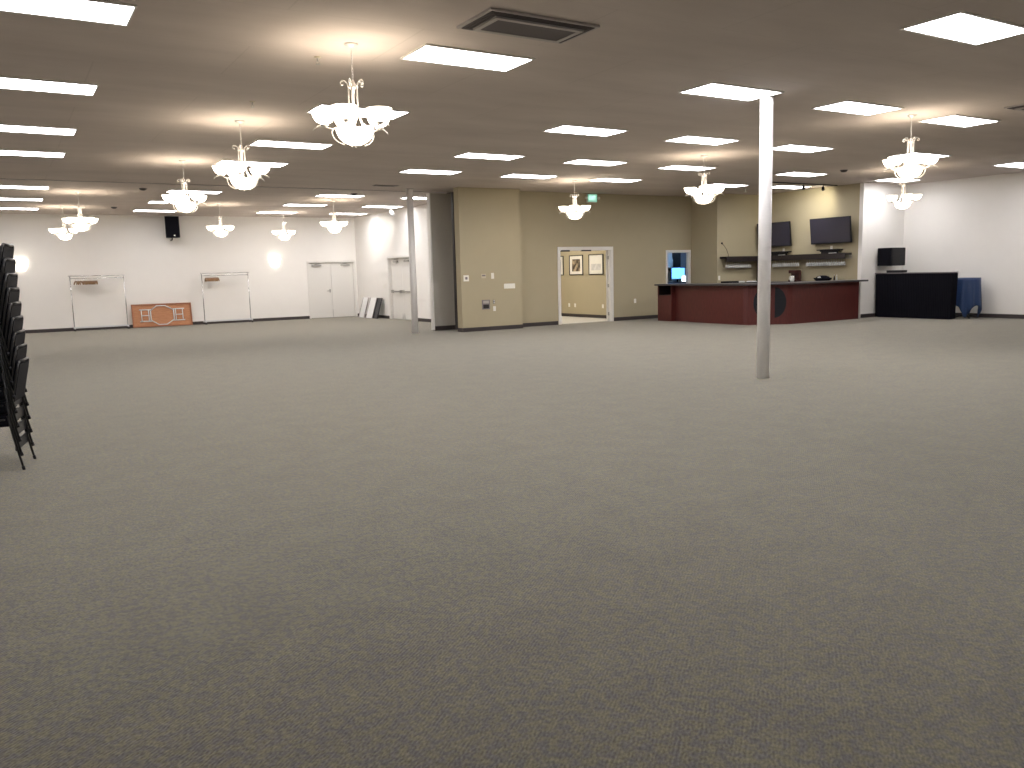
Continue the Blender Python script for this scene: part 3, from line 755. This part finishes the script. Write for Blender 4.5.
# bottle shelf around the corner
t = thing('bar_shelf', 'dark wall shelf under the televisions with hanging stemware', 'shelf', (20.15, 18.1, 1.64))
sh = [(-1.70, -.001), (-1.70, -.26), (-.26, -.26), (-.26, -3.30), (-.001, -3.30), (-.001, -.001)]
MB().m(SHELFB).prism(sh, .10, .16).build('board', t)
MB().m(SHELFB).box(-1.70, -.26, -.275, -.26, 0, .16, .003).box(-.275, -.26, -3.30, -.275, 0, .16, .003).build('fascia', t)  # fascia made deeper to take in the shadow and rack below
b = MB().m(STEEL)
b.tube([(-1.62, -.10, .012), (-.5, -.10, .012)], .006, 6).tube([(-1.62, -.17, .012), (-.5, -.17, .012)], .006, 6)
b.tube([(-.10, -3.38, .012), (-.10, -.62, .012)], .006, 6).tube([(-.17, -3.38, .012), (-.17, -.62, .012)], .006, 6)
for x in (-1.6, -.52): b.tube([(x, -.10, .012), (x, -.10, .10)], .005, 6).tube([(x, -.17, .012), (x, -.17, .10)], .005, 6)
for y in (-3.36, -1.9, -.64): b.tube([(-.10, y, .012), (-.10, y, .10)], .005, 6).tube([(-.17, y, .012), (-.17, y, .10)], .005, 6)
b.build('glass_rack', t)
MB().m(SHELFB).box(-.40, -.26, -.40, -.26, -.64, .0).build('corner_shade_block', t)  # dark block standing in for the shade in the nook corner
def make_glass():
    b = MB().m(GLASS, True)      # hangs upside down: origin at the foot
    b.lathe([(0, .004), (.033, .003), (.034, .0), (.006, -.006), (.004, -.03), (.004, -.075), (.012, -.088), (.030, -.105), (.038, -.135), (.036, -.165), (.031, -.195), (.0295, -.195), (.034, -.165), (.036, -.135), (.028, -.108), (.008, -.092), (0, -.090)], 16)
    return b.build('wine_glass')
g0 = make_glass(); first = True
rows = [([(20.15-1.55+.083*k, 18.1-.135) for k in range(13)], 'stemmed glass hanging under the shelf left of the round post', 'glasses under the shelf, left of the post'),
        ([(20.15-.135, 17.42-.083*k) for k in range(12)], 'stemmed glass hanging under the shelf below the half-hidden television', 'glasses under the shelf, middle'),
        ([(20.15-.135, 16.18-.083*k) for k in range(16)], 'stemmed glass hanging under the shelf below the right television', 'glasses under the shelf, right')]
for pts, lab, g in rows:
    for x, y in pts:
        o = g0 if first else g0.copy()
        if not first: C.objects.link(o)
        first = False
        tag(o, lab, 'glass', g); o.location = (x, y, 1.650)
# televisions
def make_tv():
    t = thing('television', '', 'television', group='televisions behind the bar')
    R_ = Matrix.Rotation(math.radians(-7), 4, 'Y')
    MB().m(BLACK).box(-.025, .025, -.67, .67, -.362, .362, .008, R_).build('casing', t)
    MB().m(SCREEN).box(-.029, -.025, -.645, .645, -.325, .342, .001, R_).build('screen', t)
    MB().m(BLKFR).box(.025, .16, -.12, .12, -.08, .08, .004).box(.16, .20, -.2, .2, -.15, .15, .004).build('wall_mount', t)
    return t
tv = make_tv(); tv.location = (19.95, 15.36, 2.43); tv['label'] = 'wide television on the khaki wall, fully in view above the shelf'
dup(tv, (19.95, 17.36, 2.42), 0, 'television on the khaki wall, partly hidden by the round post').scale = (1, .93, 1)
for y, lab in ((15.46, 'white outlet below the fully visible television'), (17.15, 'white outlet below the half-hidden television')):
    t = thing('outlet_plate', lab, 'outlet', (20.15, y, 1.95))
    MB().m(PLATE).box(-.012, 0, -.04, .04, -.065, .065, .003).build('plate', t); MB().m(TRIMW).box(-.03, -.012, -.02, .02, -.03, .03, .003).build('plug', t)
t = thing('outlet_plate', 'white outlet on the nook wall above the black tray', 'outlet', (18.43, 18.1, 1.17))
MB().m(PLATE).box(-.04, .04, -.01, 0, -.065, .065, .003).build('plate', t); MB().m(TRIMW).box(-.018, .018, -.014, -.01, -.04, .04, .002).build('socket', t)
for y, lab in ((15.42, 'flat black set-top box on the shelf under the right television'), (17.2, 'flat black set-top box on the shelf under the half-hidden television')):
    t = thing('set_top_box', lab, 'set-top box', (20.02, y, 1.80))
    MB().m(BLACK).box(-.10, .10, -.22, .22, .0, .05, .006).box(-.12, .11, -.36, .36, .085, .115, .006).build('casing', t); MB().m(BLACK).box(-.05, .05, -.30, .30, .05, .085, .002).build('riser', t)
    MB().m(PAPER).box(-.115, -.105, -.30, -.05, .0, .012).build('label_strip', t)
t = thing('wall_cable', 'thin dark cable sagging from a hook to the shelf', 'cable', (18.53, 18.1, 2.20))
MB().m(BLKFR).tube([(0, -.015, 0), (.10, -.012, -.08), (.18, -.012, -.17), (.25, -.012, -.30), (.28, -.02, -.41)], .006, 6).build('cord', t); MB().m(BLACK, True).lathe([(0, .0), (.03, .0), (.03, .02), (0, .02)], 12, Matrix.Rotation(PI/2, 4, 'X')).build('hook', t)
# items on the back counter
t = thing('serving_tray', 'black tray on the back counter at the left of the nook', 'tray', (18.60, 17.83, 1.02))
MB().m(BLACK).box(-.22, .22, -.15, .15, 0, .012).box(-.22, .22, -.15, -.138, .012, .05).box(-.22, .22, .138, .15, .012, .05).box(-.22, -.208, -.138, .138, .012, .05).box(.208, .22, -.138, .138, .012, .05).build('tray', t)
t = thing('folded_towel', 'folded white towel beside the black tray', 'towel', (19.00, 17.80, 1.02))
MB().m(PAPER, True).box(-.13, .13, -.10, .10, 0, .022, .009).box(-.12, .125, -.095, .095, .022, .042, .009).build('fold', t)
t = thing('folded_towel', 'folded white towel near the post, on the nook counter', 'towel', (19.50, 17.80, 1.02))
MB().m(PAPER, True).box(-.14, .14, -.10, .10, 0, .02, .009).box(-.13, .12, -.095, .095, .02, .036, .009).build('fold', t)
t = thing('coffee_maker', 'dark maroon coffee maker on the counter right of the post', 'coffee maker', (19.88, 16.50, 1.02))
MB().m(MAROON).box(-.12, .12, -.14, .14, 0, .05, .008).box(0, .12, -.14, .14, .05, .26, .008).box(-.12, .12, -.14, .14, .24, .33, .012).build('body', t)
MB().m(CHROME, True).lathe([(0, 0), (.05, 0), (.065, .05), (.055, .10), (.045, .13), (0, .13)], 18, Matrix.Translation((-.06, 0, .052))).build('carafe', t)
t = thing('metal_pitcher', 'shiny white metal pitcher beside the maroon coffee maker', 'pitcher', (19.72, 16.46, 1.02))
MB().m(PAPER, True).lathe([(0, 0), (.055, 0), (.065, .06), (.05, .12), (.058, .17), (.052, .17), (.045, .12), (0, .02)], 20).build('body', t)
MB().m(PAPER).tube([(0, .05, .15), (0, .10, .14), (0, .11, .09), (0, .06, .04)], .008, 8).build('handle', t)
t = thing('bread_basket', 'low black oval basket with dark cloth and white napkin on the back counter', 'basket', (19.85, 15.50, 1.02))
MB().m(BLKCL, True).lathe([(0, 0), (.20, 0), (.27, .06), (.30, .10), (.285, .10), (.25, .06), (0, .03)], 28, Matrix.Diagonal((.55, 1, 1, 1))).build('bowl', t)
MB().m(BLKCL, True).lathe([(0, .04), (.24, .06), (.20, .13), (.10, .165), (0, .17)], 20, Matrix.Diagonal((.55, 1, 1, 1))).build('cloth', t)
MB().m(PAPER, True).lathe([(0, .08), (.07, .09), (.05, .13), (0, .14)], 12, Matrix.Translation((-.10, .03, 0)) @ Matrix.Diagonal((.7, 1, 1, 1))).build('napkin', t)['label'] = 'white napkin'
for y, m_, lab in ((15.08, BLACK, 'small dark bottle on the back counter beside the black basket'), (15.0, GLASS, 'small clear bottle nearest the right end of the back counter')):
    t = thing('bottle', lab, 'bottle', (19.80, y, 1.02))
    MB().m(m_, True).lathe([(0, 0), (.022, 0), (.023, .09), (.010, .13), (.010, .165), (0, .165)], 14).build('body', t); MB().m(PAPER, True).lathe([(0, .165), (.012, .165), (.012, .18), (0, .18)], 12).build('cap', t)

# ------------------------------------------------------------------ draped bar, box, speaker and blue table at the right
def pleated(b, path, z0, z1, amp, n, z_seg=6, flare=.03):
    """path: list of (x,y) corners of an open polyline; builds a pleated skirt with outward flare towards the floor"""
    segs = []
    tot = sum((Vector(path[i+1])-Vector(path[i])).length for i in range(len(path)-1))
    pts = []
    for i in range(len(path)-1):
        a, c = Vector(path[i]), Vector(path[i+1]); L_ = (c-a).length; k = max(2, int(n*L_/tot)); nn = Vector(((c-a).y, -(c-a).x)).normalized()
        for j in range(k+(1 if i == len(path)-2 else 0)):
            pts.append((a+(c-a)*j/k, nn, j))
    rows = []
    for iz in range(z_seg+1):
        f = iz/z_seg; z = z1+(z0-z1)*f
        row = []
        for q, (p, nn, j) in enumerate(pts):
            off = flare*f + amp*(.35+.65*f)*math.sin(q*PI/2+.3*math.sin(q*.7))
            row.append(b.bm.verts.new((p.x+nn.x*off, p.y+nn.y*off, z)))
        rows.append(row)
    for i in range(z_seg):
        for j in range(len(pts)-1): b._f((rows[i][j], rows[i+1][j], rows[i+1][j+1], rows[i][j+1]))
DB = (20.72, 21.00, 12.26, 14.44)
t = thing('draped_bar', 'tall black skirted portable bar along the right white wall', 'draped bar', (20.87, 13.30, 0))
x0, x1, y0, y1 = DB[0]-20.87, DB[1]-20.87, DB[2]-13.30, DB[3]-13.30
MB().m(BLKFR).box(x0+.02, x1, y0+.02, y1-.02, 1.16, 1.21, .006).box(x0+.06, x1-.06, y0+.06, y1-.06, .0, 1.16).build('top', t)
b = MB().m(BLKCL, True); pleated(b, [(x1, y1), (x0, y1), (x0, y0), (x1, y0)][::-1], .012, 1.19, .012, 230); b.build('skirt', t)
MB().m(GREYM).box(x0-.012, x0+.02, y0-.012, y1+.012, 1.200, 1.222, .004).box(x0+.02, x1, y0-.012, y0+.02, 1.200, 1.222, .004).build('edge_trim', t)
t = thing('cash_box', 'low black box on top of the black skirted bar', 'box', (20.87, 13.90, 1.222))
MB().m(BLACK).box(-.11, .11, -.24, .24, 0, .05, .008).build('body', t); MB().m(BLACK).box(-.115, .115, -.245, .245, .05, .065, .006).build('lid', t)
t = thing('corner_speaker', 'black box speaker mounted on the white corner wall above the skirted bar', 'speaker', (21.06, 14.22, 1.41))
MB().m(BLACK).box(-.31, .31, -.235, .20, 0, .49, .010).build('cabinet', t)
MB().m(BLKCL).box(-.318, -.31, -.21, .17, .03, .46, .002).build('grille', t)
MB().m(BLKFR).box(-.1, .1, .20, .26, .12, .36, .004).build('bracket', t)
# cocktail table with blue cloth
TX, TY, TH, TR = 21.50, 12.29, 1.05, .30
t = thing('cocktail_table', 'tall round table under a blue cloth beside the black skirted bar', 'table', (TX, TY, 0))
MB().m(BLACK, True).lathe([(0, TH-.03), (TR, TH-.03), (TR, TH-.004), (0, TH-.004)], 32).build('tabletop', t)
MB().m(BLKFR, True).lathe([(0, .05), (.035, .05), (.035, TH-.03), (0, TH-.03)], 14).build('column', t)
b = MB().m(BLKFR)
for k in range(4):
    M = Matrix.Rotation(PI/4+k*PI/2, 4, 'Z')
    b.tube([(0, 0, .09), (.15, 0, .07), (.29, 0, .02)], [.03, .024, .018], 8, M=M)
b.build('base', t)
b = MB().m(BLUECL, True)
na, rows = 96, []
half = 1.02
ring0 = [b.bm.verts.new((0, 0, TH+.002))]
prof = [.5, .9, 1.0]
for f in prof: rows.append([b.bm.verts.new((TR*1.01*f*math.cos(2*PI*j/na), TR*1.01*f*math.sin(2*PI*j/na), TH+.002)) for j in range(na)])
for i in range(1, 13):
    row = []
    for j in range(na):
        a = 2*PI*j/na+.35
        ext = min(half/max(abs(math.cos(a)), abs(math.sin(a))), 1.33) - TR      # square cloth: how far it hangs here
        zz = TH - ext*.985*i/12
        fold = math.sin(a*9+.6*math.sin(3*a))
        corner = max(0, ext-.72)
        rr = TR*1.01 + (.035*fold*(i/12)**.8 + .05*(i/12)*(1-corner)) - .16*corner*(i/12)
        row.append(b.bm.verts.new((rr*math.cos(2*PI*j/na), rr*math.sin(2*PI*j/na), max(.015, zz))))
    rows.append(row)
for j in range(na): b._f((ring0[0], rows[0][j], rows[0][(j+1) % na]))
for i in range(len(rows)-1):
    for j in range(na): b._f((rows[i][j], rows[i+1][j], rows[i+1][(j+1) % na], rows[i][(j+1) % na]))
cl = b.build('tablecloth', None, (TX, TY, 0))
tag(cl, 'crumpled blue satin cloth hanging over the tall round table', 'tablecloth')
sd = cl.modifiers.new('thick', 'SOLIDIFY'); sd.thickness = .004; sd.offset = 1

# ------------------------------------------------------------------ stacked chairs at the left edge
def make_chair():
    t = thing('stacking_chair', '', 'chair', group='stacked black chairs')
    # profile: faces -X; back at +X
    W = .20
    b = MB().m(VINYL).box(-.46, -.03, -.205, .205, .358, .462, .02); b.build('seat', t)
    sl = math.atan2(.10, .46)
    Mb = Matrix.Translation((-.028, 0, .45)) @ Matrix.Rotation(sl, 4, 'Y')
    MB().m(VINYL).box(-.024, .012, -.187, .187, .10, .432, .012, Mb).build('backrest', t)
    b = MB().m(BLKFR)
    for s in (-1, 1):
        b.tube([(0, s*.198, -.03), (0, s*.198, .37), (0, s*.185, .425), (0, s*.16, .440)], .0105, 8, M=Mb)
    b.tube([(0, -.16, .440), (0, .16, .440)], .0105, 8, M=Mb)
    b.build('back_frame', t)
    for s in (-1, 1):
        MB().m(BLKFR).tube([(-.045, s*.212, .45), (-.02, s*.214, .28), (.03, s*.216, .012)], .009, 8).m(BLACK).tube([(.027, s*.216, .03), (.0325, s*.216, .0)], .012, 8).build('leg', t)
        MB().m(BLKFR).tube([(-.43, s*.212, .45), (-.45, s*.214, .28), (-.49, s*.216, .012)], .009, 8).m(BLACK).tube([(-.487, s*.216, .03), (-.4925, s*.216, .0)], .012, 8).build('leg', t)
    MB().m(BLKFR).box(-.016, -.004, -.212, .212, .155, .245, .003).build('leg_brace', t)
    MB().m(BLKFR).tube([(-.44, -.212, .40), (-.44, .212, .40)], .008, 8).tube([(-.07, -.212, .418), (-.07, .212, .418)], .008, 8).tube([(-.44, -.212, .418), (-.07, -.212, .418)], .008, 8).tube([(-.44, .212, .418), (-.07, .212, .418)], .008, 8).build('seat_frame', t)
    return t
NM = ['bottom', 'second', 'third', 'fourth', 'fifth', 'sixth', 'seventh', 'eighth', 'topmost']
CR = math.radians(-12)
ch0 = make_chair()
for k in range(9):
    lab = f'black stacking chair, {NM[k]} of the leaning stack at the left edge' if k in (0, 8) else f'black stacking chair, {NM[k]} from the floor in the left edge stack'
    loc = (.035-.0030*k, 7.93, .117*k)
    if k == 0: ch0.location = loc; ch0.rotation_euler = (0, 0, CR); ch0['label'] = lab
    else: dup(ch0, loc, CR, lab)

# ------------------------------------------------------------------ lamps that the fittings hold
def spot(name, loc, to, power, size, blend, col, rad=.04):
    l = bpy.data.lights.new(name, 'SPOT'); l.energy = power; l.spot_size = math.radians(size); l.spot_blend = blend; l.color = col; l.shadow_soft_size = rad
    o = bpy.data.objects.new(name, l); C.objects.link(o); o.location = loc
    o.rotation_euler = (Vector(to)-Vector(loc)).to_track_quat('-Z', 'Y').to_euler()
    return o
spot('bar_spot', (19.40, 15.30, 3.52), (20.15, 16.35, 3.0), 42, 120, 1, (1, .92, .70))
spot('wash_spot', (10.86, 25.30, 3.42), (11.45, 28.0, 2.75), 95, 50, 1, (1, .97, .90))

w = bpy.data.worlds.new('world'); bpy.context.scene.world = w; w.use_nodes = True
w.node_tree.nodes['Background'].inputs['Color'].default_value = (.02, .02, .02, 1)

# ------------------------------------------------------------------ camera
f_px, pit, yaw, roll, h = 825.8606, .134096852, .547466161, .0256798742, 1.491164
fwd = Vector((math.sin(yaw)*math.cos(pit), math.cos(yaw)*math.cos(pit), -math.sin(pit)))
r0_ = Vector((math.cos(yaw), -math.sin(yaw), 0)); u0_ = Vector((math.sin(yaw)*math.sin(pit), math.cos(yaw)*math.sin(pit), math.cos(pit)))
c_, s_ = math.cos(roll), math.sin(roll)
rt = r0_*c_ - u0_*s_; up = r0_*s_ + u0_*c_
cam = bpy.data.cameras.new('camera'); cam.sensor_width = 36; cam.lens = 36*f_px/1024; cam.clip_end = 200
co = bpy.data.objects.new('camera', cam); C.objects.link(co)
co.matrix_world = Matrix(((rt.x, up.x, -fwd.x, 0), (rt.y, up.y, -fwd.y, 0), (rt.z, up.z, -fwd.z, h), (0, 0, 0, 1)))
sc = bpy.context.scene; sc.camera = co
sc.view_settings.view_transform = 'Standard'; sc.view_settings.look = 'None'
sc.view_settings.exposure = 0.58; sc.view_settings.gamma = 1; sc.view_settings.use_curve_mapping = False
sc.cycles.use_denoising = True
sc.cycles.max_bounces = 10; sc.cycles.diffuse_bounces = 6; sc.cycles.transmission_bounces = 8
sc.cycles.sample_clamp_indirect = 10
